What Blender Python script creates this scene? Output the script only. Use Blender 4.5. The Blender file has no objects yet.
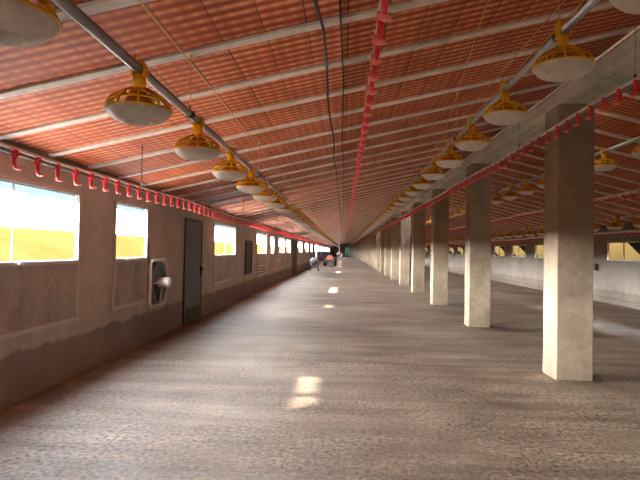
import bpy, bmesh, math, random
from mathutils import Vector, Matrix
random.seed(7)
S = bpy.context.scene
C = S.collection
PI = math.pi

# ------------------------------------------------------------------ camera
YAW, PITCH, ROLL, FPX = 0.0448, 0.0189, 0.0181, 541.45
fw = Vector((-math.sin(YAW)*math.cos(PITCH), math.cos(YAW)*math.cos(PITCH), math.sin(PITCH)))
rt = Vector((math.cos(YAW), math.sin(YAW), 0)); up = rt.cross(fw)
r2 = rt*math.cos(ROLL) + up*math.sin(ROLL); u2 = up*math.cos(ROLL) - rt*math.sin(ROLL)
cd = bpy.data.cameras.new('camera'); cam = bpy.data.objects.new('camera', cd); C.objects.link(cam)
cd.sensor_width = 36; cd.lens = FPX*36/640; cd.clip_start = .05; cd.clip_end = 600
m = Matrix.Identity(4)
for i in range(3):
    m[i][0], m[i][1], m[i][2] = r2[i], u2[i], -fw[i]
m[2][3] = 1.5
cam.matrix_world = m
S.camera = cam

# ------------------------------------------------------------------ sky, sun, exposure
SKY, SUN, EXPO = 150.0, 150.0, 0.48
w = bpy.data.worlds.new('sky'); S.world = w; w.use_nodes = True
bgn = w.node_tree.nodes['Background']
bgn.inputs[1].default_value = SKY
tcw = w.node_tree.nodes.new('ShaderNodeTexCoord'); spw = w.node_tree.nodes.new('ShaderNodeSeparateXYZ'); rpw = w.node_tree.nodes.new('ShaderNodeValToRGB')
w.node_tree.links.new(tcw.outputs['Generated'], spw.inputs[0]); w.node_tree.links.new(spw.outputs[2], rpw.inputs[0]); w.node_tree.links.new(rpw.outputs[0], bgn.inputs[0])
els = rpw.color_ramp.elements                      # hazy sky: pale and bright at the horizon, deeper overhead
while len(els) < 4: els.new(.5)
for el, (pp, cc) in zip(els, [(.0, (1, .96, .92)), (.14, (.96, .93, .90)), (.36, (.27, .28, .30)), (1, (.10, .13, .18))]):
    el.position = pp; el.color = (*cc, 1)
sd = bpy.data.lights.new('sun', 'SUN'); so = bpy.data.objects.new('sun', sd); C.objects.link(so)
sd.energy = SUN; sd.angle = math.radians(1.2); sd.color = (1, .95, .86)
SUN_TAN = .9605                                   # rise per metre across the hall; the sun stands over the far side
sdir = Vector((-1.0, -.63, -SUN_TAN)).normalized()
so.rotation_euler = sdir.to_track_quat('-Z', 'Y').to_euler()
so.location = (40, 20, 40)
S.view_settings.view_transform = 'Standard'; S.view_settings.look = 'None'
S.view_settings.exposure = EXPO; S.view_settings.gamma = 1; S.view_settings.use_curve_mapping = False
try:
    S.cycles.max_bounces = 14; S.cycles.diffuse_bounces = 8; S.cycles.transparent_max_bounces = 12
    S.cycles.use_denoising = True; S.cycles.sample_clamp_indirect = 8
    S.cycles.caustics_reflective = False; S.cycles.caustics_refractive = False
except Exception:
    pass

# ------------------------------------------------------------------ hall measures
XL, XR, ZW = -3.077, 8.392, 2.436
SL = .2229; RX = 2.95; ZR = ZW + SL*(RX-XL); SR = (ZR-ZW)/(XR-RX)
Y0, Y1 = -7.0, 120.0
XC, CW, CD, ZB = 2.546, .427, .45, 3.316
def ceil_z(x): return ZW + SL*(x-XL) if x <= RX else ZR - SR*(x-RX)

# ------------------------------------------------------------------ materials
def new_mat(name):
    mt = bpy.data.materials.new(name); mt.use_nodes = True
    nt = mt.node_tree; return mt, nt, nt.nodes['Principled BSDF']
def N(nt, t, **kw):
    n = nt.nodes.new(t)
    for k, v in kw.items():
        if k in n.inputs.keys() if isinstance(k, str) else False: n.inputs[k].default_value = v
        else: setattr(n, k, v)
    return n
def ramp(nt, fac, stops):
    r = nt.nodes.new('ShaderNodeValToRGB')
    e = r.color_ramp.elements
    while len(e) < len(stops): e.new(.5)
    for q, (p, c) in zip(e, stops):
        q.position = p; q.color = (*c, 1) if len(c) == 3 else c
    nt.links.new(fac, r.inputs[0]); return r.outputs[0]
def noise(nt, vec, scale, detail=4, rough=.55):
    n = nt.nodes.new('ShaderNodeTexNoise'); n.inputs['Scale'].default_value = scale
    n.inputs['Detail'].default_value = detail; n.inputs['Roughness'].default_value = rough
    nt.links.new(vec, n.inputs['Vector']); return n.outputs['Fac']
def mathn(nt, op, a, b=None, c=None):
    n = nt.nodes.new('ShaderNodeMath'); n.operation = op
    for i, v in enumerate((a, b, c)):
        if v is None: continue
        if isinstance(v, (int, float)): n.inputs[i].default_value = v
        else: nt.links.new(v, n.inputs[i])
    return n.outputs[0]
def mixc(nt, fac, a, b, mode='MIX'):
    n = nt.nodes.new('ShaderNodeMix'); n.data_type = 'RGBA'; n.blend_type = mode
    for i, v in ((0, fac), (6, a), (7, b)):
        if isinstance(v, (int, float)): n.inputs[i].default_value = v
        elif isinstance(v, tuple): n.inputs[i].default_value = (*v, 1)
        else: nt.links.new(v, n.inputs[i])
    return n.outputs[2]
def bump(nt, bsdf, h, strength=.3, dist=.02):
    b = nt.nodes.new('ShaderNodeBump'); b.inputs['Strength'].default_value = strength; b.inputs['Distance'].default_value = dist
    nt.links.new(h, b.inputs['Height']); nt.links.new(b.outputs[0], bsdf.inputs['Normal'])
def pos(nt):
    return nt.nodes.new('ShaderNodeNewGeometry').outputs['Position']
def objc(nt):
    return nt.nodes.new('ShaderNodeTexCoord').outputs['Object']
def simple(name, col, rough=.5, metal=0, var=.12, scale=30, spec=.5):
    mt, nt, b = new_mat(name)
    f = noise(nt, objc(nt), scale, 3)
    lo = tuple(c*(1-var) for c in col); hi = tuple(min(1, c*(1+var)) for c in col)
    nt.links.new(ramp(nt, f, [(.3, lo), (.7, hi)]), b.inputs['Base Color'])
    b.inputs['Roughness'].default_value = rough; b.inputs['Metallic'].default_value = metal
    b.inputs['Specular IOR Level'].default_value = spec
    return mt

def plastic(name, col, rough, trans):
    mt = simple(name, col, rough, 0, .1, 25); nt = mt.node_tree
    b = nt.nodes['Principled BSDF']; out = nt.nodes['Material Output']
    t = nt.nodes.new('ShaderNodeBsdfTranslucent'); t.inputs[0].default_value = (*col, 1)
    mx = nt.nodes.new('ShaderNodeMixShader'); mx.inputs[0].default_value = trans
    nt.links.new(b.outputs[0], mx.inputs[1]); nt.links.new(t.outputs[0], mx.inputs[2]); nt.links.new(mx.outputs[0], out.inputs[0])
    return mt

def floor_mat():
    mt, nt, b = new_mat('gritty_concrete_floor'); p = pos(nt)
    big = noise(nt, p, .55, 5, .6); mid = noise(nt, p, 3.0, 5, .65); fine = noise(nt, p, 55, 3, .7); speck = noise(nt, p, 120, 2, .6)
    # tone streaks stretched across the hall
    mp = nt.nodes.new('ShaderNodeMapping'); nt.links.new(p, mp.inputs[0]); mp.inputs['Scale'].default_value = (.5, 3.2, 1)
    streak = noise(nt, mp.outputs[0], 1.0, 5, .6)
    c = ramp(nt, big, [(.3, (.20, .145, .102)), (.5, (.30, .235, .172)), (.7, (.41, .34, .265))])
    c2 = ramp(nt, mid, [(.3, (.62, .58, .55)), (.65, (1.05, 1.03, 1.0))])
    c = mixc(nt, .75, c, c2, 'MULTIPLY')
    c3 = ramp(nt, streak, [(.34, (.58, .54, .50)), (.6, (1.12, 1.11, 1.10))])
    c = mixc(nt, .8, c, c3, 'MULTIPLY')
    grit = noise(nt, p, 24, 4, .75); patch = noise(nt, p, .9, 4, .6)
    c4 = ramp(nt, grit, [(.38, (.22, .20, .18)), (.47, (.85, .84, .83)), (.54, (1.08, 1.06, 1.04)), (.66, (1.7, 1.66, 1.6))])
    c = mixc(nt, ramp(nt, patch, [(.35, (.3,)*3), (.6, (1,)*3)]), c, mixc(nt, 1.0, c, c4, 'MULTIPLY'))
    c5 = ramp(nt, fine, [(.36, (.6, .58, .56)), (.55, (1.05,)*3)])
    c = mixc(nt, .6, c, c5, 'MULTIPLY')
    nt.links.new(c, b.inputs['Base Color'])
    rg = ramp(nt, mid, [(.3, (.5,)*3), (.7, (.78,)*3)]); nt.links.new(rg, b.inputs['Roughness'])
    b.inputs['Specular IOR Level'].default_value = .5
    h = mathn(nt, 'ADD', mathn(nt, 'MULTIPLY', grit, .8), mathn(nt, 'ADD', mathn(nt, 'MULTIPLY', mid, .5), mathn(nt, 'MULTIPLY', speck, .25)))
    bump(nt, b, h, .55, .012)
    return mt

def wall_mat(name, base, dirt, dado, amp=.05):
    mt, nt, b = new_mat(name); p = pos(nt)
    sp = nt.nodes.new('ShaderNodeSeparateXYZ'); nt.links.new(p, sp.inputs[0])
    big = noise(nt, p, 1.1, 5, .6); mid = noise(nt, p, 6, 5, .6); fine = noise(nt, p, 60, 3)
    c = ramp(nt, big, [(.3, tuple(x*.82 for x in base)), (.7, tuple(x*1.15 for x in base))])
    c = mixc(nt, .6, c, ramp(nt, mid, [(.3, (.78, .76, .74)), (.7, (1.08, 1.08, 1.08))]), 'MULTIPLY')
    # damp stained dado with a ragged upper edge
    edge = mathn(nt, 'ADD', mathn(nt, 'SUBTRACT', sp.outputs[2], dado), mathn(nt, 'MULTIPLY', mathn(nt, 'SUBTRACT', noise(nt, p, 2.2, 5, .65), .5), amp*4))
    f = nt.nodes.new('ShaderNodeMapRange'); nt.links.new(edge, f.inputs[0]); f.inputs[1].default_value = -.015; f.inputs[2].default_value = .02
    c = mixc(nt, f.outputs[0], mixc(nt, 1.0, c, dirt, 'MULTIPLY'), c)
    nt.links.new(c, b.inputs['Base Color']); b.inputs['Roughness'].default_value = .85
    bump(nt, b, mathn(nt, 'ADD', mid, mathn(nt, 'MULTIPLY', fine, .3)), .35, .01)
    return mt

def concrete(name, base, rough=.85, boards=False):
    mt, nt, b = new_mat(name); p = pos(nt)
    mp = nt.nodes.new('ShaderNodeMapping'); nt.links.new(p, mp.inputs[0]); mp.inputs['Scale'].default_value = (1, 1, .6)
    big = noise(nt, mp.outputs[0], 2.2, 5, .6); mid = noise(nt, p, 12, 5, .6)
    c = ramp(nt, big, [(.28, tuple(x*.66 for x in base)), (.5, base), (.72, tuple(min(1, x*1.18) for x in base))])
    c = mixc(nt, .6, c, ramp(nt, mid, [(.3, (.70, .68, .66)), (.7, (1.12,)*3)]), 'MULTIPLY')
    nt.links.new(c, b.inputs['Base Color']); b.inputs['Roughness'].default_value = rough
    bump(nt, b, mathn(nt, 'ADD', mid, big), .3, .015)
    return mt

JR, JD = 3.7297, .8576
def ceiling_mat():
    mt, nt, b = new_mat('terracotta_ceiling_boards'); p = pos(nt)
    sp = nt.nodes.new('ShaderNodeSeparateXYZ'); nt.links.new(p, sp.inputs[0])
    X, Y = sp.outputs[0], sp.outputs[1]
    wob = mathn(nt, 'MULTIPLY', noise(nt, p, 1.3, 2), .05)
    bandp = mathn(nt, 'ADD', mathn(nt, 'DIVIDE', mathn(nt, 'SUBTRACT', Y, JR), JD/8), wob)
    band = mathn(nt, 'ADD', mathn(nt, 'MULTIPLY', mathn(nt, 'SINE', mathn(nt, 'MULTIPLY', bandp, 2*PI)), .5), .5)
    # grooves the other way break the pale bands into dashes
    dash = mathn(nt, 'ADD', mathn(nt, 'MULTIPLY', mathn(nt, 'SINE', mathn(nt, 'MULTIPLY', X, 2*PI/.095)), .5), .5)
    mp = nt.nodes.new('ShaderNodeMapping'); nt.links.new(p, mp.inputs[0]); mp.inputs['Scale'].default_value = (1, 1.0, 1)
    blot = noise(nt, mp.outputs[0], 2.4, 4, .6)
    # one clay tone per board
    bi = mathn(nt, 'FLOOR', mathn(nt, 'DIVIDE', X, .285)); bj = mathn(nt, 'FLOOR', mathn(nt, 'DIVIDE', mathn(nt, 'SUBTRACT', Y, JR), JD))
    cx = nt.nodes.new('ShaderNodeCombineXYZ'); nt.links.new(bi, cx.inputs[0]); nt.links.new(bj, cx.inputs[1])
    wn = nt.nodes.new('ShaderNodeTexWhiteNoise'); wn.noise_dimensions = '2D'; nt.links.new(cx.outputs[0], wn.inputs['Vector'])
    lightf = mathn(nt, 'MULTIPLY', mathn(nt, 'SMOOTH_MIN', band, .9, .2), mathn(nt, 'ADD', mathn(nt, 'MULTIPLY', dash, .22), mathn(nt, 'MULTIPLY', blot, 1.05)))
    c = ramp(nt, lightf, [(.05, CEIL_D), (.35, CEIL_M), (.7, CEIL_L)])
    tone = ramp(nt, wn.outputs['Value'], [(0, (.84, .82, .80)), (1, (1.1, 1.1, 1.1))])
    c = mixc(nt, .8, c, tone, 'MULTIPLY')
    jx = mathn(nt, 'ABSOLUTE', mathn(nt, 'SUBTRACT', mathn(nt, 'FRACT', mathn(nt, 'DIVIDE', X, .285)), .5))
    joint = mathn(nt, 'GREATER_THAN', jx, .482)
    joint = mathn(nt, 'MULTIPLY', joint, mathn(nt, 'ADD', mathn(nt, 'MULTIPLY', mathn(nt, 'GREATER_THAN', wn.outputs['Value'], .4), .65), .3))
    c = mixc(nt, joint, c, (.045, .018, .013))
    nt.links.new(c, b.inputs['Base Color']); b.inputs['Roughness'].default_value = .7
    b.inputs['Specular IOR Level'].default_value = .25
    bump(nt, b, mathn(nt, 'ADD', band, mathn(nt, 'MULTIPLY', dash, .4)), .25, .01)
    return mt
CEIL_D, CEIL_M, CEIL_L = (.27, .042, .011), (.42, .092, .026), (.72, .28, .125)

def pane_mat(name, tint=(1, 1, 1), refl=.0008):
    mt, nt, b = new_mat(name); nt.nodes.remove(b)
    out = nt.nodes['Material Output']
    t = nt.nodes.new('ShaderNodeBsdfTransparent'); t.inputs[0].default_value = (*tint, 1)
    g = nt.nodes.new('ShaderNodeBsdfGlossy'); g.inputs['Roughness'].default_value = .08; g.inputs[0].default_value = (1, 1, 1, 1)
    mx = nt.nodes.new('ShaderNodeMixShader'); mx.inputs[0].default_value = refl
    nt.links.new(t.outputs[0], mx.inputs[1]); nt.links.new(g.outputs[0], mx.inputs[2]); nt.links.new(mx.outputs[0], out.inputs[0])
    return mt

def earth_mat():
    mt, nt, b = new_mat('dry_ochre_earth'); p = pos(nt)
    f = noise(nt, p, .35, 6, .65); g = noise(nt, p, 3, 4)
    c = ramp(nt, f, [(.3, (EARTH[0]*.85, EARTH[1]*.78, EARTH[2]*.7)), (.7, (EARTH[0]*1.15, EARTH[1]*1.2, EARTH[2]*1.3))])
    c = mixc(nt, .4, c, ramp(nt, g, [(.3, (.7, .7, .7)), (.7, (1.1, 1.1, 1.1))]), 'MULTIPLY')
    nt.links.new(c, b.inputs['Base Color']); b.inputs['Roughness'].default_value = 1; b.inputs['Specular IOR Level'].default_value = 0
    return mt
EARTH = (.0155, .0102, .0030)

M = dict(
    floor=floor_mat(),
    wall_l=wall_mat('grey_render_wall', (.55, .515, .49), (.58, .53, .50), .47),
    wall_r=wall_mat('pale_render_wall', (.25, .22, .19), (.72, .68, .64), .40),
    ceiling=ceiling_mat(),
    joist=concrete('joist_concrete', (.74, .66, .57)),
    column=concrete('column_concrete', (.37, .295, .21)),
    beam=concrete('beam_concrete', (.58, .57, .49)),
    band=concrete('dark_band_concrete', (.20, .165, .15)),
    frame=simple('pale_window_metal', (.62, .59, .56), .45, 0, .08),
    panel=concrete('grey_window_board', (.46, .43, .41), .7),
    pane=pane_mat('window_pane'),
    earth=earth_mat(),
    bounce=concrete('pale_bounce_strip', (.66, .58, .49)),
    awning_r=simple('charcoal_sheet', (.010, .009, .008), .9, 0, .1, 4, 0),
    steel=simple('galvanised_pipe', (.40, .39, .38), .38, .65, .1, 12),
    pan=plastic('offwhite_pan_plastic', (.86, .82, .76), .36, .25),
    yellow=plastic('yellow_plastic', (1.0, .60, .014), .33, .35),
    amber=plastic('amber_plastic', (.72, .32, .015), .33, .4),
    red=simple('red_plastic', (.90, .03, .038), .32, 0, .1, 25),
    cup=simple('pink_red_cup_plastic', (.88, .20, .18), .3, 0, .1, 25),
    white=simple('white_profile', (.86, .80, .77), .35, 0, .06, 10),
    grey=simple('grey_pvc', (.22, .21, .21), .4, 0, .1, 10),
    black=simple('black_rubber', (.010, .009, .009), .9, 0, .1, 10),
    rope=simple('straw_yellow_cord', (.68, .43, .11), .8, 0, .15, 40),
    door=simple('teal_grey_door_metal', (.075, .115, .115), .5, .2, .15, 5),
    dark=simple('dark_sheet_metal', (.045, .04, .038), .55, .2, .15, 5),
    fanteal=simple('blue_grey_fan_metal', (.17, .26, .28), .45, .1, .1, 8),
    cream=simple('cream_enamel', (.86, .83, .74), .4, 0, .06, 10),
    drum=simple('pale_grey_enamel', (.12, .12, .12), .45, .1, .12, 6),
    redpaint=simple('faded_red_paint', (.45, .07, .05), .5, 0, .15, 8),
    bluestrip=pane_mat('pale_blue_strip', (.062, .072, .079), .002),
    tealpane=pane_mat('greenish_door_pane', (.018, .026, .023), .01),
    dimmed=pane_mat('dimmed_skylight_pane', (.33, .33, .32), .03),  # grey tint added to weaken the sun patches below these panes
    clear=pane_mat('clear_skylight_pane', (.75, .75, .73), .03),
)

# ------------------------------------------------------------------ mesh builder
class MB:
    def __init__(s): s.bm = bmesh.new(); s.mats = []; s.mi = 0
    def mat(s, m):
        if m not in s.mats: s.mats.append(m)
        s.mi = s.mats.index(m); return s
    def _f(s, vs, smooth=False):
        try:
            f = s.bm.faces.new(vs); f.material_index = s.mi; f.smooth = smooth; return f
        except ValueError: return None
    def box(s, a, b, fn=None):
        x0, y0, z0 = a; x1, y1, z1 = b
        P = [(x0,y0,z0),(x1,y0,z0),(x1,y1,z0),(x0,y1,z0),(x0,y0,z1),(x1,y0,z1),(x1,y1,z1),(x0,y1,z1)]
        if fn: P = [fn(*p) for p in P]
        v = [s.bm.verts.new(p) for p in P]
        for q in ((0,3,2,1),(4,5,6,7),(0,1,5,4),(1,2,6,5),(2,3,7,6),(3,0,4,7)): s._f([v[i] for i in q])
        return s
    def prism(s, poly, y0, y1):                    # polygon in x,z extruded along y
        a = [s.bm.verts.new((x, y0, z)) for x, z in poly]; b = [s.bm.verts.new((x, y1, z)) for x, z in poly]
        n = len(poly)
        s._f(a); s._f(b[::-1])
        for i in range(n): s._f([a[i], b[i], b[(i+1) % n], a[(i+1) % n]])
        return s
    def tube(s, pts, r, n=8, closed=False, caps=True):
        pts = [Vector(p) for p in pts]; rings = []; L = len(pts)
        rr = r if isinstance(r, (list, tuple)) else [r]*L
        ref = None
        for i, p in enumerate(pts):
            if closed: d = pts[(i+1) % L]-pts[i-1]
            else: d = pts[min(i+1, L-1)]-pts[max(i-1, 0)]
            d.normalize()
            if ref is None: ref = Vector((0,0,1)) if abs(d.z) < .9 else Vector((1,0,0))
            a = d.cross(ref)
            if a.length < 1e-4: a = d.cross(Vector((0,1,0)))
            a.normalize(); b = a.cross(d)
            ref = b
            rings.append([s.bm.verts.new(p + (a*math.cos(2*PI*k/n)+b*math.sin(2*PI*k/n))*rr[i]) for k in range(n)])
        for i in range(L if closed else L-1):
            A, B = rings[i], rings[(i+1) % L]
            for k in range(n): s._f([A[k], A[(k+1) % n], B[(k+1) % n], B[k]], True)
        if caps and not closed: s._f(rings[0][::-1]); s._f(rings[-1])
        return s
    def lathe(s, prof, n=24, c=(0,0,0), ax='z', closed=True):
        rings = []
        def pt(r, z, a):
            u, v = r*math.cos(a), r*math.sin(a)
            if ax == 'z': q = (u, v, z)
            elif ax == 'x': q = (z, u, v)
            else: q = (v, z, u)
            return (q[0]+c[0], q[1]+c[1], q[2]+c[2])
        for r, z in prof:
            rings.append([s.bm.verts.new(pt(0, z, 0))] if r < 1e-6 else [s.bm.verts.new(pt(r, z, 2*PI*k/n)) for k in range(n)])
        pairs = list(zip(rings, rings[1:])) + ([(rings[-1], rings[0])] if closed and len(rings[0]) > 1 and len(rings[-1]) > 1 else [])
        for A, B in pairs:
            for k in range(n):
                k2 = (k+1) % n
                if len(A) == 1 and len(B) == 1: continue
                if len(A) == 1: s._f([A[0], B[k2], B[k]], True)
                elif len(B) == 1: s._f([A[k], A[k2], B[0]], True)
                else: s._f([A[k], A[k2], B[k2], B[k]], True)
        return s
    def build(s, name, mat=None, parent=None, loc=None, bevel=0):
        bmesh.ops.recalc_face_normals(s.bm, faces=s.bm.faces[:])
        me = bpy.data.meshes.new(name); s.bm.to_mesh(me); s.bm.free()
        if mat is not None and not s.mats: me.materials.append(mat)
        for q in s.mats: me.materials.append(q)
        o = bpy.data.objects.new(name, me); C.objects.link(o)
        if parent: o.parent = parent
        if loc: o.location = loc
        if bevel:
            b = o.modifiers.new('bevel', 'BEVEL'); b.width = bevel; b.segments = 2; b.limit_method = 'ANGLE'
        return o
def tag(o, label=None, cat=None, group=None, kind=None):
    for k, v in (('label', label), ('category', cat), ('group', group), ('kind', kind)):
        if v: o[k] = v
    return o
def empty(name, loc=(0,0,0)):
    o = bpy.data.objects.new(name, None); o.location = loc; o.empty_display_size = .1; C.objects.link(o); return o
def struct(o, label=None): return tag(o, label, None, None, 'structure')
def kids(o): return [c for c in o.children]
def copy_tree(o, parent=None):
    c = o.copy(); C.objects.link(c)
    if parent: c.parent = parent
    for ch in kids(o): copy_tree(ch, c)
    return c
ONES = ['', 'first','second','third','fourth','fifth','sixth','seventh','eighth','ninth','tenth','eleventh','twelfth','thirteenth','fourteenth','fifteenth','sixteenth','seventeenth','eighteenth','nineteenth']
TENS = ['', '', 'twent','thirt','fort','fift','sixt','sevent','eight','ninet']
def nth(i):
    if i < 20: return ONES[i]
    if i >= 100: return 'hundred-and-' + (nth(i-100) if i > 100 else '')
    return TENS[i//10]+'ieth' if i % 10 == 0 else TENS[i//10]+'y-'+ONES[i % 10]

# ------------------------------------------------------------------ ground outside and floor
g = MB()
g.prism([(-120,-3),(-120,5.5),(-60,3.6),(-24,2.78),(-14,2.22),(-12.5,1.6),(-9,.1),(-8.4,-.12),(-3,-.12),(9,-.12),(10.4,-.1),(12.2,1.4),(15,4.4),(18,6.0),(23,6.8),(60,8),(120,9),(120,-3)], -60, 190)
struct(g.build('exterior_ground', M['earth']))
yd = MB(); yd.box((-8.4, -60, -.11), (XL-.25, 190, -.085)); struct(yd.build('bounce_strip', M['bounce']))  # unseen pale ground strip added to bounce sunlight up to the ceiling
fl = MB(); fl.box((XL-.25, Y0-.25, -.1), (XR+.25, Y1+.25, 0)); struct(fl.build('floor', M['floor']))

# ------------------------------------------------------------------ walls with openings
LT, LS, LB = 2.091, 1.334, .645
RT, RS = 1.925, 1.339
WT, WL = .08, .12
WIN_L = [(-2.4,.0),(3.7,6.1),(7.13,8.27),(12.66,15.1),(18.93,21.25),(22.4,23.5),(25.35,27.66),(28.6,30.74),(36.1,39.5),(42.6,46.1)] + [(y, y+2.3) for y in [50+6.6*k for k in range(10)]]  # first left window, out of view, is added to light the column fronts
WIN_R = [(15.65+3.28*k, 17.7+3.28*k) for k in range(-6, 31)]
def wall_with_holes(name, x0, x1, holes, z0, z1, top, mat):
    m = MB(); m.box((x0, Y0, 0), (x1, Y1, z0)); m.box((x0, Y0, z1), (x1, Y1, top))
    y = Y0
    for a, b in holes:
        m.box((x0, y, z0), (x1, a, z1)); y = b
    m.box((x0, y, z0), (x1, Y1, z1))
    return struct(m.build(name, mat))
def splayed_wall():
    m = MB(); m.box((XL-WL, Y0, 0), (XL, Y1, LS)); m.box((XL-WL, Y0, LT), (XL, Y1, ZW+.02))
    y, sp = Y0, 0
    for a, b in WIN_L + [(Y1, Y1)]:
        e = .3 if a < Y1 else 0
        q = [(XL, y), (XL, a), (XL-WL, a-e), (XL-WL, y+sp)]
        lo = [m.bm.verts.new((u, v, LS)) for u, v in q]; hi = [m.bm.verts.new((u, v, LT)) for u, v in q]
        m._f(lo); m._f(hi[::-1])
        for i in range(4): m._f([lo[i], lo[(i+1) % 4], hi[(i+1) % 4], hi[i]])
        y, sp = b, .3
    return struct(m.build('wall_left', M['wall_l']))
splayed_wall()
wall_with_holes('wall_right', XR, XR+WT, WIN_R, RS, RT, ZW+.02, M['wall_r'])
# gable ends: the far one has a door with a lit pane
DX0, DX1, DZ = .13, 1.12, 2.25
e = MB()
def gable(m, x0, x1, z0, y0, y1):
    xs = [x0] + ([RX] if x0 < RX < x1 else []) + [x1]
    m.prism([(x0, z0), (x1, z0)] + [(x, ceil_z(min(max(x, XL), XR))+.02) for x in xs[::-1]], y0, y1)
gable(e, XL-WT, DX0, 0, Y1, Y1+.25); gable(e, DX1, XR+WT, 0, Y1, Y1+.25); gable(e, DX0, DX1, DZ, Y1, Y1+.25)
struct(e.build('wall_back', M['wall_l']))
e = MB(); gable(e, XL-WT, XR+WT, 0, Y0-.25, Y0); struct(e.build('wall_front', M['wall_l']))

# ------------------------------------------------------------------ ceiling, joists, ridge beam
SKYL = [(8.0, .88, 'dimmed'), (16.85, .5, 'dimmed'), (23.1, 1.3, 'clear'), (40.0, 1.3, 'clear'), (54, 1.3, 'clear'), (72, 1.6, 'clear')]   # centre y, half length
SX0, SX1 = 3.28, 3.56
c = MB()
OV, OVR, TH = .08, 1.1, .06  # right overhang, out of view, is widened to block sun from the windows
def slab(m, x0, x1, y0, y1, zf):
    m.prism([(x0, zf(x0)), (x1, zf(x1)), (x1, zf(x1)+TH), (x0, zf(x0)+TH)], y0, y1)
zl = lambda x: ZW + SL*(x-XL)
zr = lambda x: ZR - SR*(x-RX)
slab(c, XL-WT-OV, RX, Y0-.3, Y1+.3, zl)
slab(c, RX, SX0, Y0-.3, Y1+.3, zr); slab(c, SX1, XR+WT+OVR, Y0-.3, Y1+.3, zr)
y = Y0-.3
for yc, h, q in SKYL:
    slab(c, SX0, SX1, y, yc-h, zr); y = yc+h
slab(c, SX0, SX1, y, Y1+.3, zr)
struct(c.build('ceiling', M['ceiling']))
for i, (yc, h, q) in enumerate(SKYL):
    k = MB(); k.box((SX0, yc-h, .04), (SX1, yc+h, .046), lambda x, y, z: (x, y, zr(x)+z)); struct(k.build('skylight_pane', M[q]))

for yc, h, q in SKYL:
    k = MB(); k.box((SX0-.04, yc-h-.2, .055), (SX0, yc+h+.2, .75), lambda x, y, z: (x, y, zr(x)+z)); struct(k.build('sky_blocker', M['beam']))  # unseen upstand added to block sky light entering the roof opening
JW, JDROP = .048, .022
jl = MB(); jl.box((XL-.02, -JW, -JDROP), (RX-.01, JW, .02), lambda x, y, z: (x, y, zl(x)+z)); jl = struct(jl.build('ceiling_joist', M['joist']))
jr = MB(); jr.box((RX+.01, -JW, -JDROP), (XR+.02, JW, .02), lambda x, y, z: (x, y, zr(x)+z)); jr = struct(jr.build('ceiling_joist', M['joist']))
SKR = [(yc-h-.06, yc+h+.06) for yc, h, q in SKYL]
first = True
for k in range(-12, 136):
    y = JR + k*JD
    if y < Y0+.1 or y > Y1-.1: continue
    if first: a, b = jl, jr; first = False
    else:
        a, b = jl.copy(), jr.copy(); C.objects.link(a); C.objects.link(b)
    a.location = (0, y, 0); b.location = (0, y, 0)
b = MB(); x0, x1 = XC-.0, XC+CW
b.prism([(x0,3.475),(x0,3.325),(x0+.012,ZB),(x0+.115,ZB),(x0+.12,ZB+.012),(x0+.135,ZB+.012),(x0+.14,ZB),(x0+.285,ZB),(x0+.29,ZB+.012),(x0+.305,ZB+.012),(x0+.31,ZB),(x1-.012,ZB),(x1,3.325),(x1,3.475),(x1-.02,3.49),(x1-.03,ZR+.03),(x0+.30,ZR-.02),(x0+.29,3.49),(x0+.02,3.49)], Y0, Y1)
struct(b.build('ridge_beam', M['beam']))
t = MB(); t.box((XL, Y0, 2.335), (XL+.035, Y1, ZW+.01)); struct(t.build('trim_1', M['band']))
t = MB(); t.box((XR-.035, Y0, 2.30), (XR, Y1, ZW+.01)); struct(t.build('trim_2', M['band']))
t = MB(); t.box((XC-.004, Y0, 3.474), (XC+.02, Y1, 3.492)); struct(t.build('trim_3', M['ceiling']))
# low concrete kerb along the far long wall
t = MB(); t.prism([(XR-.10,0),(XR,0),(XR,.16),(XR-.03,.14)], Y0, Y1); struct(t.build('baseboard_right', M['wall_r']))

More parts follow.
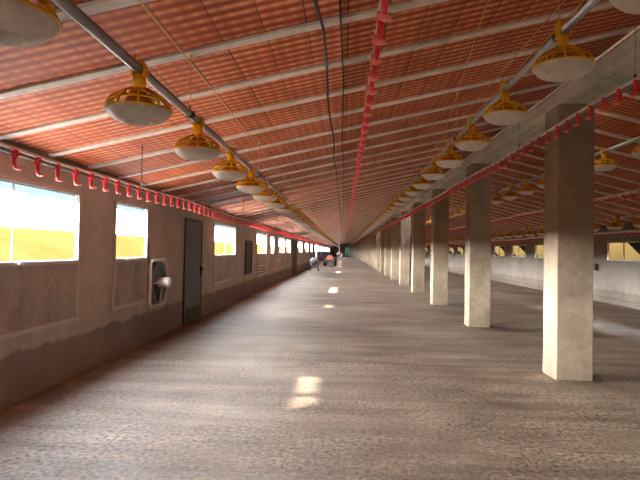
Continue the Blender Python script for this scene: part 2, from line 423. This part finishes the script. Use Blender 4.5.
# ------------------------------------------------------------------ windows
def bars(m, x0, x1, ya, yb, za, zb, t):
    m.box((x0, ya, za), (x1, ya+t, zb)); m.box((x0, yb-t, za), (x1, yb, zb))
    m.box((x0, ya+t, za), (x1, yb-t, za+t)); m.box((x0, ya+t, zb-t), (x1, yb-t, zb))
for i, (a, b) in enumerate(WIN_L):
    f = MB(); t = .012
    o = .035
    bars(f, XL+.001, XL+.022, a-o, b+o, LB, LT+o, .04)                         # face frame round glass and board
    f.box((XL+.001, a-o+.04, LS-.035), (XL+.03, b+o-.04, LS+.005))               # mid rail
    bars(f, XL-.014, XL-.001, a, b, LS, LT, t)
    wn = struct(f.build('window_%d' % (i+1), M['frame']))
    p = MB(); p.box((XL+.0005, a-.01, LB+.03), (XL+.008, b+.01, LS-.03)); p.build('lower_panel', M['panel'], wn)
    p = MB(); p.box((XL-.010, a+t, LS+t), (XL-.006, b-t, LT-t)); p.build('pane', M['pane'], wn)
    if b-a > 2.0:
        p = MB(); mid = (a+b)/2; p.box((XL-.013, mid-.004, LS+t), (XL-.002, mid+.004, LT-t)); p.build('mullion', M['frame'], wn)
    p = MB(); n = max(4, int((b-a)/.12)); rag = [random.uniform(-.022, .03) for _ in range(n+1)]
    for kk in range(n):
        u0, u1 = a+t+(b-a-2*t)*kk/n, a+t+(b-a-2*t)*(kk+1)/n
        h0, h1 = 1.995+rag[kk], 1.995+rag[kk+1]
        v = [p.bm.verts.new((x, u, z)) for x in (XL-.0165, XL-.0155) for u, z in ((u0, h0), (u1, h1), (u1, LT-.01), (u0, LT-.01))]
        for q in ((0,1,2,3), (7,6,5,4), (0,4,5,1), (3,2,6,7)): p._f([v[w_] for w_ in q])
    p.build('blue_strip', M['bluestrip'], wn)  # added blue-tinted strip with a ragged lower edge along the window top
    if i in (1, 2):
        p = MB(); yy = 4.93 if i == 1 else a+.25; p.tube([(XL+.02, yy, LS-.015), (XL+.055, yy, LS-.015), (XL+.06, yy+.06, LS-.03)], .008, 6); p.build('window_latch', M['frame'], wn)
AW, AT = .62, .62
for i, (a, b) in enumerate(WIN_R):
    f = MB(); t = .035
    bars(f, XR+.004, XR+.03, a, b, RS, RT, t)
    f.box((XR+.004, (a+b)/2-.02, RS+t), (XR+.03, (a+b)/2+.02, RT-t))
    wn = struct(f.build('window_%d' % (len(WIN_L)+i+1), M['frame']))
    for u, v in ((a+t, (a+b)/2-.02), ((a+b)/2+.02, b-t)):
        p = MB(); p.box((XR+.014, u, RS+t), (XR+.018, v, RT-t)); p.build('pane', M['pane'], wn)
    p = MB()
    p.box((0, a+.15, -.01), (1, b-(1.0 if i == 6 else .6), .01), lambda x, y, z: (XR+WT+.01+AW*x, y, RT+.02+z-AT*x))
    p.build('awning', M['awning_r'], wn)

# ------------------------------------------------------------------ doors and shade panel
d = MB(); DY0, DY1 = 10.33, 11.48
bars(d, XL+.001, XL+.03, DY0-.05, DY1+.05, 0, 2.08, .05)
d1 = struct(d.build('door_1', M['dark']))
p = MB(); p.box((XL+.004, DY0, .05), (XL+.02, DY1, 2.03)); p.box((XL+.02, DY0+.02, 1.38), (XL+.026, DY1-.02, 1.42)); p.build('leaf_panel', M['door'], d1)
for k in range(5):
    p = MB(); yy = DY0+.14+k*.2; p.box((XL+.02, yy, .09), (XL+.03, yy+.1, .30)); p.build('vent_slot', M['dark'], d1)
p = MB(); p.box((XL+.02, DY1-.08, .93), (XL+.045, DY1-.02, 1.12)); p.tube([(XL+.045, DY1-.05, 1.06), (XL+.09, DY1-.05, 1.06), (XL+.09, DY1-.17, 1.05)], .011, 8); p.build('door_handle', M['black'], d1)
d = MB(); bars(d, XL+.001, XL+.03, 32.1, 35.1, 0, 2.1, .05); d2 = struct(d.build('shade_panel', M['dark']))  # dark panel stands in for a shaded stretch of wall
for u, v in ((32.15, 33.59), (33.61, 35.05)):
    p = MB(); p.box((XL+.004, u, .05), (XL+.02, v, 2.05)); p.build('leaf_panel', M['dark'], d2)  # two flat leaves of the painted-in shade
d = MB(); d.box((DX0, Y1+.02, 0), (DX0+.06, Y1+.1, DZ)); d.box((DX1-.06, Y1+.02, 0), (DX1, Y1+.1, DZ)); d.box((DX0+.06, Y1+.02, DZ-.06), (DX1-.06, Y1+.1, DZ)); d3 = struct(d.build('door_3', M['frame']))
p = MB(); p.box((DX0+.06, Y1+.05, .02), (DX1-.06, Y1+.06, DZ-.06)); p.build('pane', M['tealpane'], d3)

# ------------------------------------------------------------------ light portals in the near window openings (sampling aid, they give no light)
def portal(x, y, z, sy, sz, sgn):
    l = bpy.data.lights.new('daylight_portal', 'AREA'); l.shape = 'RECTANGLE'; l.size = sz; l.size_y = sy
    l.cycles.is_portal = True
    o = bpy.data.objects.new('daylight_portal', l); C.objects.link(o); o.location = (x, y, z)
    o.rotation_euler = (0, -sgn*PI/2, 0)
for a, b in WIN_L:
    if b < 48: portal(XL-.04, (a+b)/2, (LS+LT)/2, b-a, LT-LS, 1)

# ------------------------------------------------------------------ columns
for k in range(26):
    y = 6.5904 + 4.5016*k
    m = MB(); m.box((-CW/2, -CD/2, 0), (CW/2, CD/2, ZB))
    bmesh.ops.subdivide_edges(m.bm, edges=[ed for ed in m.bm.edges if abs(ed.verts[0].co.z-ed.verts[1].co.z) > 1], cuts=9, use_grid_fill=True)
    for v in m.bm.verts:
        if .01 < v.co.z < ZB-.01:
            v.co.x += random.uniform(-.004, .004); v.co.y += random.uniform(-.004, .004)
        if v.co.z < .01: v.co.x *= 1.015; v.co.y *= 1.015
    o = m.build('concrete_column', M['column'], None, (XC+CW/2, y+CD/2, 0), .012)
    n = k+1
    tag(o, 'square concrete column under the ridge beam, %s in the row from this end' % nth(n), 'column', 'concrete columns under the ridge beam', 'thing')

# ------------------------------------------------------------------ feeders
def ring(m, r, z, mr, n=28, k=6): m.tube([(r*math.cos(2*PI*i/n), r*math.sin(2*PI*i/n), z) for i in range(n)], mr, k, True)
PAN = [(0.0, 0.044),(0.0483, 0.038),(0.0598, 0.014),(0.0675, 0.003),(0.0743, 0.0),(0.0811, 0.003),(0.1061, 0.009),(0.1332, 0.021),(0.1544, 0.039),(0.166, 0.054),(0.1718, 0.065),(0.1698, 0.069),(0.1602, 0.056),(0.1447, 0.04),(0.1158, 0.026),(0.0868, 0.022),(0.0579, 0.045),(0.0, 0.055)]
def rib_pts(a, tw=.0):
    P = [(.169,.070),(.160,.100),(.134,.132),(.092,.158),(.047,.176)]
    return [(r*math.cos(a+tw*i), r*math.sin(a+tw*i), z) for i, (r, z) in enumerate(P)]
NR = 10
def make_feeder():
    t = empty('pan_feeder')
    m = MB(); m.lathe(PAN, 36, closed=False); m.build('feed_pan', M['pan'], t)
    m = MB(); ring(m, .172, .068, .0055, 36); m.build('rim_ring', M['yellow'], t)
    m = MB()
    for i in range(NR): m.tube(rib_pts(2*PI*i/NR), [.008,.0075,.0075,.0075,.007], 6)
    m.lathe([(.038,.160),(.060,.162),(.062,.174),(.038,.180)], 24)
    m.lathe([(.151,.104),(.158,.108),(.151,.118),(.145,.113)], 28)
    m.build('grill', M['yellow'], t)
    m = MB(); m.lathe([(.034,.17),(.050,.135),(.095,.085),(.115,.05),(.110,.048),(.090,.08),(.046,.132),(.030,.17)], 24); m.build('feed_cone', M['amber'], t)
    h = MB(); h.lathe([(.0,.172),(.036,.172),(.033,.258),(.0,.258)], 18, closed=False)
    for sx in (-1, 1): h.box((sx*.0265, -.036, .245), (sx*.035, .036, .330 if sx < 0 else .302))
    h.box((-.034, -.036, .312), (.034, .036, .319))
    h.tube([(-.030, 0, .31), (-.030, 0, .365)], [.012, .006], 8)
    h.build('hanger_collar', M['yellow'], t)
    return t
def far_feeder_mesh(m, c=(0,0,0)):
    x, y, z = c
    m.mat(M['pan']).lathe([(0,.0),(.07,0),(.14,.028),(.178,.066),(0,.06)], 10, c, closed=False)
    m.mat(M['yellow']).lathe([(.18,.062),(.186,.068),(.170,.105),(.144,.140),(.10,.163),(.036,.18),(.034,.32),(0,.36)], 10, c, closed=False)
LINES = [   # x, pipe z, first feeder y, spacing, cutoff, words, first index
    (-1.10, 2.44, 1.655, 1.155, 'on the feed pipe beside the big-windowed wall'),
    (1.30, 2.85, 2.14, 1.17, 'on the feed pipe beside the ridge beam'),
    (3.83, 3.04, 7.05, 1.14, 'on the first feed pipe beyond the columns'),
    (6.20, 2.37, 11.57, 1.14, 'on the feed pipe by the amber-windowed wall')]
RIM = [.20, .20, .15, .14]
proto = make_feeder(); used = False
fm = MB(); far_feeder_mesh(fm); fp = fm.build('pan_feeder'); fused = False
rest = MB(); nrest = 0
NAMES = ['window-side feed pipe', 'beam-side feed pipe', 'middle feed pipe', 'far-wall feed pipe']
for li, (x, pz, y0, sp, words) in enumerate(LINES):
    n = int((Y1-2-y0)/sp); nmax = (88, 84, 66, 60)[li]
    base_z = pz - .285
    for i in range(n+1):
        y = y0 + i*sp
        if i >= nmax:
            far_feeder_mesh(rest, (x, y, base_z)); nrest += 1; continue
        if y < (46 if li < 2 else 34):
            o = proto if not used else copy_tree(proto); used = True
        else:
            o = fp if not fused else fp.copy()
            if fused: C.objects.link(o)
            fused = True
        o.location = (x, y+(.2 if li == 1 and i == 0 else 0), base_z); o.rotation_euler = (0, 0, (random.uniform(-.06, .06) if y < 46 else 0))
        tag(o, 'yellow grilled feeder with off-white pan, %s %s' % (nth(i+1), words), 'poultry feeder', 'pan feeders %s' % words)
tag(rest.build('distant_pan_feeder'), 'tiny yellow and white feeders at the far ends of the feed pipes', 'poultry feeders', None, 'stuff')
PW = ['grey steel feed pipe slung below the clay ceiling beside the big-windowed wall', 'grey steel feed pipe running alongside the concrete ridge beam',
      'pale feed pipe running just beyond the row of columns', 'pale feed pipe hanging low near the amber-lit windows']
for li, (x, pz, y0, sp, words) in enumerate(LINES):
    t = empty('feed_pipe', (x, y0-2, pz))
    ye = Y1-1
    m = MB(); ys = [0]+[v for v in range(5, int(ye-y0), 10)]+[ye-y0+2]; m.tube([(0, v, 0) for v in ys], .0255, 12); m.build('pipe', M['steel'], t)
    # sleeves at the pipe joints and cords up to the ceiling
    slv = None; cord = None
    for k in range(13):
        yy = 3.02 + 3.05*k
        if yy < y0-1.9 or yy > ye: continue
        if k % 1 == 0:
            if slv is None:
                q = MB(); q.lathe([(.0258,-.04),(.031,-.04),(.031,.04),(.0258,.04)], 12, ax='y'); q.tube([(0,0,.028),(0,0,.06)], .008, 6); slv = q.build('pipe_clamp', M['dark'], t)
                qq = slv
            else:
                qq = slv.copy(); C.objects.link(qq)
            off = .72 if li == 0 else .35; qq.location = (0, yy-(y0-2)*0+off-(y0-2), 0)
            hgt = ceil_z(x)-.0-pz
            if cord is None:
                q = MB(); q.tube([(0, 0, .05), (.0, .015, hgt*.5), (0, .0, hgt)], .0035, 5); q.lathe([(0,hgt-.05),(.012,hgt-.045),(.014,hgt-.02),(0,hgt-.012)], 8, closed=False); cord = q.build('hanger_cord', M['rope'], t); c2 = cord
            else:
                c2 = cord.copy(); C.objects.link(c2)
            c2.location = (0, yy+off-(y0-2), 0)
    tag(t, PW[li], 'feed pipe', 'feed pipes below the ceiling')

# ------------------------------------------------------------------ nipple drinker lines
def nipple_proto(par):
    m = MB(); m.box((-.018,-.019,-.022),(.018,.019,.026)); m.lathe([(0,-.084),(.011,-.084),(.016,-.06),(.013,-.04),(.018,-.02),(0,-.02)], 10, closed=False)
    m.tube([(0,0,-.072),(0,.012,-.086),(0,.032,-.092)], [.012,.010,.009], 8)
    n = m.build('drinker_nipple', M['red'], par)
    c = MB(); c.lathe([(0,-.104),(.017,-.104),(.029,-.096),(.033,-.084),(.031,-.084),(.020,-.095),(0,-.096)], 16, (0,.044,0), closed=False); c.build('drip_cup', M['cup'], n)
    return n
def nipple_far(m, y):
    m.box((-.013, y-.012, -.08), (.013, y+.012, .02)); m.box((-.02, y-.01, -.10), (.02, y+.07, -.085))
DL = [(-2.24, 2.125, 2.45, .277, 'row of red nipple drinkers hung in front of the big windows'),
      (.15, 2.56, 1.95, .262, 'row of red nipple drinkers hung down the middle of the open bay'),
      (2.40, 2.93, 4.3, .277, 'row of red nipple drinkers passing in front of the column tops'),
      (5.40, 2.67, 8.5, .277, 'row of drinkers on a white pipe between the two feed pipes beyond the columns'),
      (7.50, 2.11, 12.0, .277, 'row of drinkers on a white pipe along the amber-windowed wall')]
mesh_n = None
for li, (x, z, y0, sp, lab) in enumerate(DL):
    t = empty('drinker_line', (x, 0, z))
    ye = Y1-1; ya = y0-3.0 if li < 2 else y0-2
    sag = lambda y: (.012*math.sin(y*1.05+li)+.006*math.sin(y*2.7)) if li != 1 else .012*math.sin(y*.9)
    ys = [ya+.5*k for k in range(int((60-ya)/.5))]+[60, 80, 100, ye]
    sg = lambda y: sag(y) if y < 59 else 0
    m = MB(); m.tube([(0, y, sg(y)+.033) for y in ys], (.012, .012, .017, .024, .024)[li], 8); m.build('support_rail', M['white'], t)
    m = MB(); m.tube([(0, y, sg(y)) for y in ys], .0115, 8); m.build('water_pipe', M['grey' if li < 3 else 'white'], t)
    if mesh_n is None: nip = nipple_proto(t); mesh_n = nip
    else: nip = copy_tree(mesh_n, t)
    cnt = int((ye-.2-y0)/sp)
    far = MB()
    for i in range(cnt):
        y = y0+i*sp
        if i == 0: o = nip
        elif i < 100: o = copy_tree(nip, t)
        else: nipple_far(far, y); continue
        o.location = (0, y, sg(y)); o.rotation_euler = (0, 0, random.uniform(-.12, .12))
    tag(far.build('distant_nipples', M['red'], t), None, None, None, 'stuff')
    h0 = ceil_z(x)-z
    cord = None
    for k in range(14):
        yy = (2.85, 1.4, 4.6, 9.0, 12.5)[li]+3.0*k
        if cord is None:
            q = MB(); q.tube([(0,0,.03),(0,0,h0 if li != 2 else ZB+.1-z)], (.006, .003, .002, .003, .003)[li], 5); q.box((-.009,-.009,.03),(.009,.009,.075)); cord = q.build('hanger_cord', M['dark'] if li != 1 else M['rope'], t); o = cord
        else:
            o = cord.copy(); C.objects.link(o)
        o.location = (0, yy, sg(yy))
    tag(t, lab, 'drinker line', 'nipple drinker lines')

# ------------------------------------------------------------------ cables and cords under the ceiling
def strand(name, pts, r, mat, label, cat, group=None):
    m = MB(); m.tube(pts, r, 6); o = m.build(name, mat)
    return tag(o, label, cat, group)
def under(x, y, d): return (x, y, ceil_z(x)-d)
ys = [-1+.43*k for k in range(180)]
strand('black_cable', [under(-.20+.012*math.sin(y*1.9)+(.02 if y > 3.7 else 0), y, .042+.02*(.5-.5*math.cos(2*PI*(y-JR)/JD))) for y in ys], .0105, M['black'], 'thick black cable clipped under the ceiling joists next to the middle drinkers', 'cable')
strand('black_cable', [under(-.045+.01*math.sin(y*1.3+1), y, .036+.015*(.5-.5*math.cos(2*PI*(y-JR)/JD))) for y in ys[:60]], .0065, M['black'], 'thinner black cable running straight under the joists beside the thick one', 'cable')
strand('winch_cord', [(-1.12, -2, 2.82), (-1.11, 3.6, 2.81), (-1.11, 30, 2.81), (-1.11, 70, 2.81)], .006, M['rope'], 'yellowish winch cord stretched above the feed pipe by the big windows', 'cord')
strand('winch_cord', [(1.245, 0, 2.965), (1.245, 30, 2.975), (1.25, 70, 2.98)], .0045, M['rope'], 'yellowish winch cord just above the feed pipe beside the ridge beam, outer strand', 'cord')
strand('winch_cord', [(1.345, 0, 2.955), (1.34, 30, 2.96), (1.345, 70, 2.96)], .0045, M['rope'], 'yellowish winch cord just above the feed pipe beside the ridge beam, inner strand', 'cord')
strand('winch_cord', [(.82, 1.0, ceil_z(.82)-.03), (.98, 3.9, 3.25), (1.2, 6.6, 2.98)], .003, M['rope'], 'thin cord slanting from a joist down to the beam-side feed pipe', 'cord')
strand('winch_cord', [(.30, 1.0, ceil_z(.30)-.03), (.26, 2.95, ceil_z(.26)-.05), (.16, 5.2, 2.62)], .003, M['rope'], 'thin cord slanting from the ceiling down to the middle drinkers', 'cord')
strand('conduit', [(2.44, -1, 3.42), (2.45, 30, 3.42), (2.46, 90, 3.42)], .009, M['white'], 'thin pale conduit running along the top edge of the ridge beam', 'conduit')

# ------------------------------------------------------------------ wall fan
f = empty('wall_fan', (XL, 8.72, .57))
m = MB()
def rrect(hw, hh, r, n=5):
    P = []
    for cx, cz, a0 in ((hw-r, hh-r, 0), (-hw+r, hh-r, PI/2), (-hw+r, -hh+r, PI), (hw-r, -hh+r, 1.5*PI)):
        P += [(cx+r*math.cos(a0+PI/2*k/n), cz+r*math.sin(a0+PI/2*k/n)) for k in range(n+1)]
    return P
FH, FW_ = .36, .36
m.tube([(.05, y, .36+z) for y, z in rrect(FW_, FH, .09)], .03, 8, True); m.build('frame', M['cream'], f)
m = MB(); m.lathe([(.335,.004),(.34,.09),(.31,.09),(.30,.05),(.305,.004)], 32, (0,0,.36), 'x'); m.build('shroud', M['fanteal'], f)
m = MB(); m.lathe([(0,.004),(.305,.004),(.305,.012),(0,.012)], 32, (0,0,.36), 'x', closed=False); m.build('shutter', M['fanteal'], f)
blade = None
for k in range(6):
    q = MB()
    q.box((-.004, -.055, .05), (.004, .055, .29), lambda x, y, z: (.045+x+y*.35*(1.2-z), y*(.55+z*1.8), z))
    a = q.build('blade', M['fanteal'], f) if blade is None else blade.copy()
    if blade is None: blade = a
    else: C.objects.link(a); q.bm.free()
    a.location = (0, 0, .36); a.rotation_euler = (2*PI*k/6+.3, 0, 0)
m = MB(); m.lathe([(0,.06),(.07,.06),(.085,.08),(.085,.24),(.07,.26),(0,.265)], 20, (0,0,.36), 'x', closed=False); m.build('motor', M['cream'], f)
m = MB()
for sgn in (-1, 1): m.tube([(.09, sgn*.33, .36), (.12, sgn*.08, .36)], .011, 6); 
m.tube([(.09, 0, .03), (.12, 0, .285)], .011, 6)
m.build('motor_bracket', M['cream'], f)
m = MB(); m.tube([(.05, -.36, .55), (.03, -.40, .8), (.03, -.385, 1.0)], .008, 6); m.build('power_cord', M['black'], f)
tag(f, 'cream framed wall fan with blue-grey blades between the second window and the metal door', 'fan')

s = MB(); bars(s, XL+.001, XL+.04, 16.7, 17.85, .70, 1.76, .05); s1 = s.build('louvre_shutter', M['dark'])
for k in range(9):
    q = MB(); z = .76+k*.105; q.box((XL+.003, 16.75, z), (XL+.02, 17.80, z+.09), lambda x, y, zz: (x+(.018 if zz < z+.05 and x > XL+.01 else 0), y, zz)); q.build('slat', M['dark'], s1)
tag(s1, 'dark louvred shutter on the wall past the metal door', 'shutter')
s = MB(); bars(s, XL+.026, XL+.05, 19.0, 21.1, .56, .90, .045); v1 = s.build('wall_vent', M['white'])
for k in range(2):
    q = MB(); q.box((XL+.026, 19.05, .66+k*.1), (XL+.045, 21.05, .70+k*.1)); q.build('slat', M['white'], v1)
q = MB(); q.box((XL+.0242, 19.02, .58), (XL+.0275, 21.08, .88)); q.build('back_panel', M['dark'], v1)
tag(v1, 'white slatted vent low on the wall under the fourth big window', 'vent')
s = MB(); s.box((XL+.001, 24.75, .9), (XL+.09, 25.0, 1.15)); s.tube([(XL+.03, 24.87, 1.15), (XL+.03, 24.87, 2.3)], .012, 6); tag(s.build('switch_box', M['white']), 'small white switch box on the wall before the sixth window', 'switch box')
# box and cable on the far long wall
b1 = MB(); b1.box((XR-.12, 18.25, 1.0), (XR-.001, 18.55, 1.22)); bb = b1.build('control_box', M['dark'])
q = MB(); q.tube([(XR-.03, 18.62, 1.1), (XR-.03, 18.68, 1.4), (XR-.03, 18.68, 2.28)], .014, 6); q.tube([(XR-.03, 18.62, 1.1), (XR-.03, 18.5, 1.1)], .014, 6); q.build('power_cord', M['black'], bb)
tag(bb, 'small dark control box with a cable on the wall beside the amber window', 'control box')

# ------------------------------------------------------------------ machinery at the far end
h = empty('space_heater', (-2.12, 39.2, 0))
m = MB(); m.lathe([(0,-.5),(.30,-.5),(.36,-.46),(.36,.46),(.30,.5),(0,.5)], 28, (0,0,.62), 'y', closed=False); m.build('drum', M['drum'], h)
m = MB(); m.lathe([(.0,-.53),(.20,-.53),(.22,-.5),(.0,-.5)], 24, (0,0,.62), 'y', closed=False); m.build('front_grille', M['dark'], h)
for sx in (-1, 1):
    for sy in (-.35, .35):
        q = MB(); q.tube([(sx*.2, sy, .36), (sx*.34, sy, 0)], .022, 8); q.build('leg', M['dark'], h)
q = MB(); q.tube([(.12, .3, .96), (.12, .3, 1.9)], .05, 12); q.lathe([(.0,1.98),(.09,1.9),(.05,1.88),(0,1.88)], 12, (.12,.3,0), closed=False); q.build('flue', M['white'], h)
tag(h, 'pale grey drum heater with an upright white flue standing by the windowed wall far down', 'heater')
k = empty('utility_tractor', (-1.35, 53, 0))
m = MB(); m.box((-.42,-.75,.38),(.42,.75,.62)); m.build('chassis', M['dark'], k, None, .03)
m = MB(); m.prism([(-.3,.62),(.3,.62),(.26,.98),(-.26,.98)], -.72, -.02); m.build('hood', M['redpaint'], k, None, .03)
m = MB(); m.box((-.22,.25,.62),(.22,.62,.74)); m.box((-.22,.58,.74),(.22,.66,1.08)); m.build('seat', M['black'], k, None, .03)
m = MB(); m.tube([(0,-.02,.9),(0,.12,1.1)], .02, 8); m.tube([(.16*math.cos(2*PI*i/16), .12+.05*math.sin(2*PI*i/16), 1.11+.15*math.sin(2*PI*i/16)) for i in range(16)], .016, 6, True); m.build('steering_wheel', M['black'], k)
for sx in (-1, 1):
    for yy, r in ((-.5, .26), (.48, .38)):
        q = MB(); q.lathe([(.4*r,-.09),(.92*r,-.1),(r,-.06),(r,.06),(.92*r,.1),(.4*r,.09)], 24, (sx*.52, yy, r), 'x'); wv = q.build('wheel', M['black'], k)
        q = MB(); q.lathe([(0,-.05),(.45*r,-.05),(.45*r,.05),(0,.05)], 16, (sx*.52, yy, r), 'x', closed=False); q.build('hub', M['drum'], wv)
tag(k, 'small dark tractor with a faded red hood parked beyond the drum heater', 'tractor')
hp = empty('feed_hopper', (-.62, 76, 0))
m = MB(); m.lathe([(.08,.35),(.42,.85),(.42,1.15),(.40,1.15),(.40,.86),(.06,.36)], 20); m.build('bin', M['white'], hp)
for a in range(4):
    q = MB(); q.tube([(.36*math.cos(PI/4+a*PI/2), .36*math.sin(PI/4+a*PI/2), .86), (.4*math.cos(PI/4+a*PI/2), .4*math.sin(PI/4+a*PI/2), 0)], .025, 6); q.build('leg', M['drum'], hp)
q = MB(); q.tube([(0, 0, .95), (-.05, -12, ceil_z(-.67)-.04)], .06, 10); q.build('auger_tube', M['white'], hp)
tag(hp, 'white feed hopper with a long slanting tube far down by the window-side feed pipe', 'hopper')
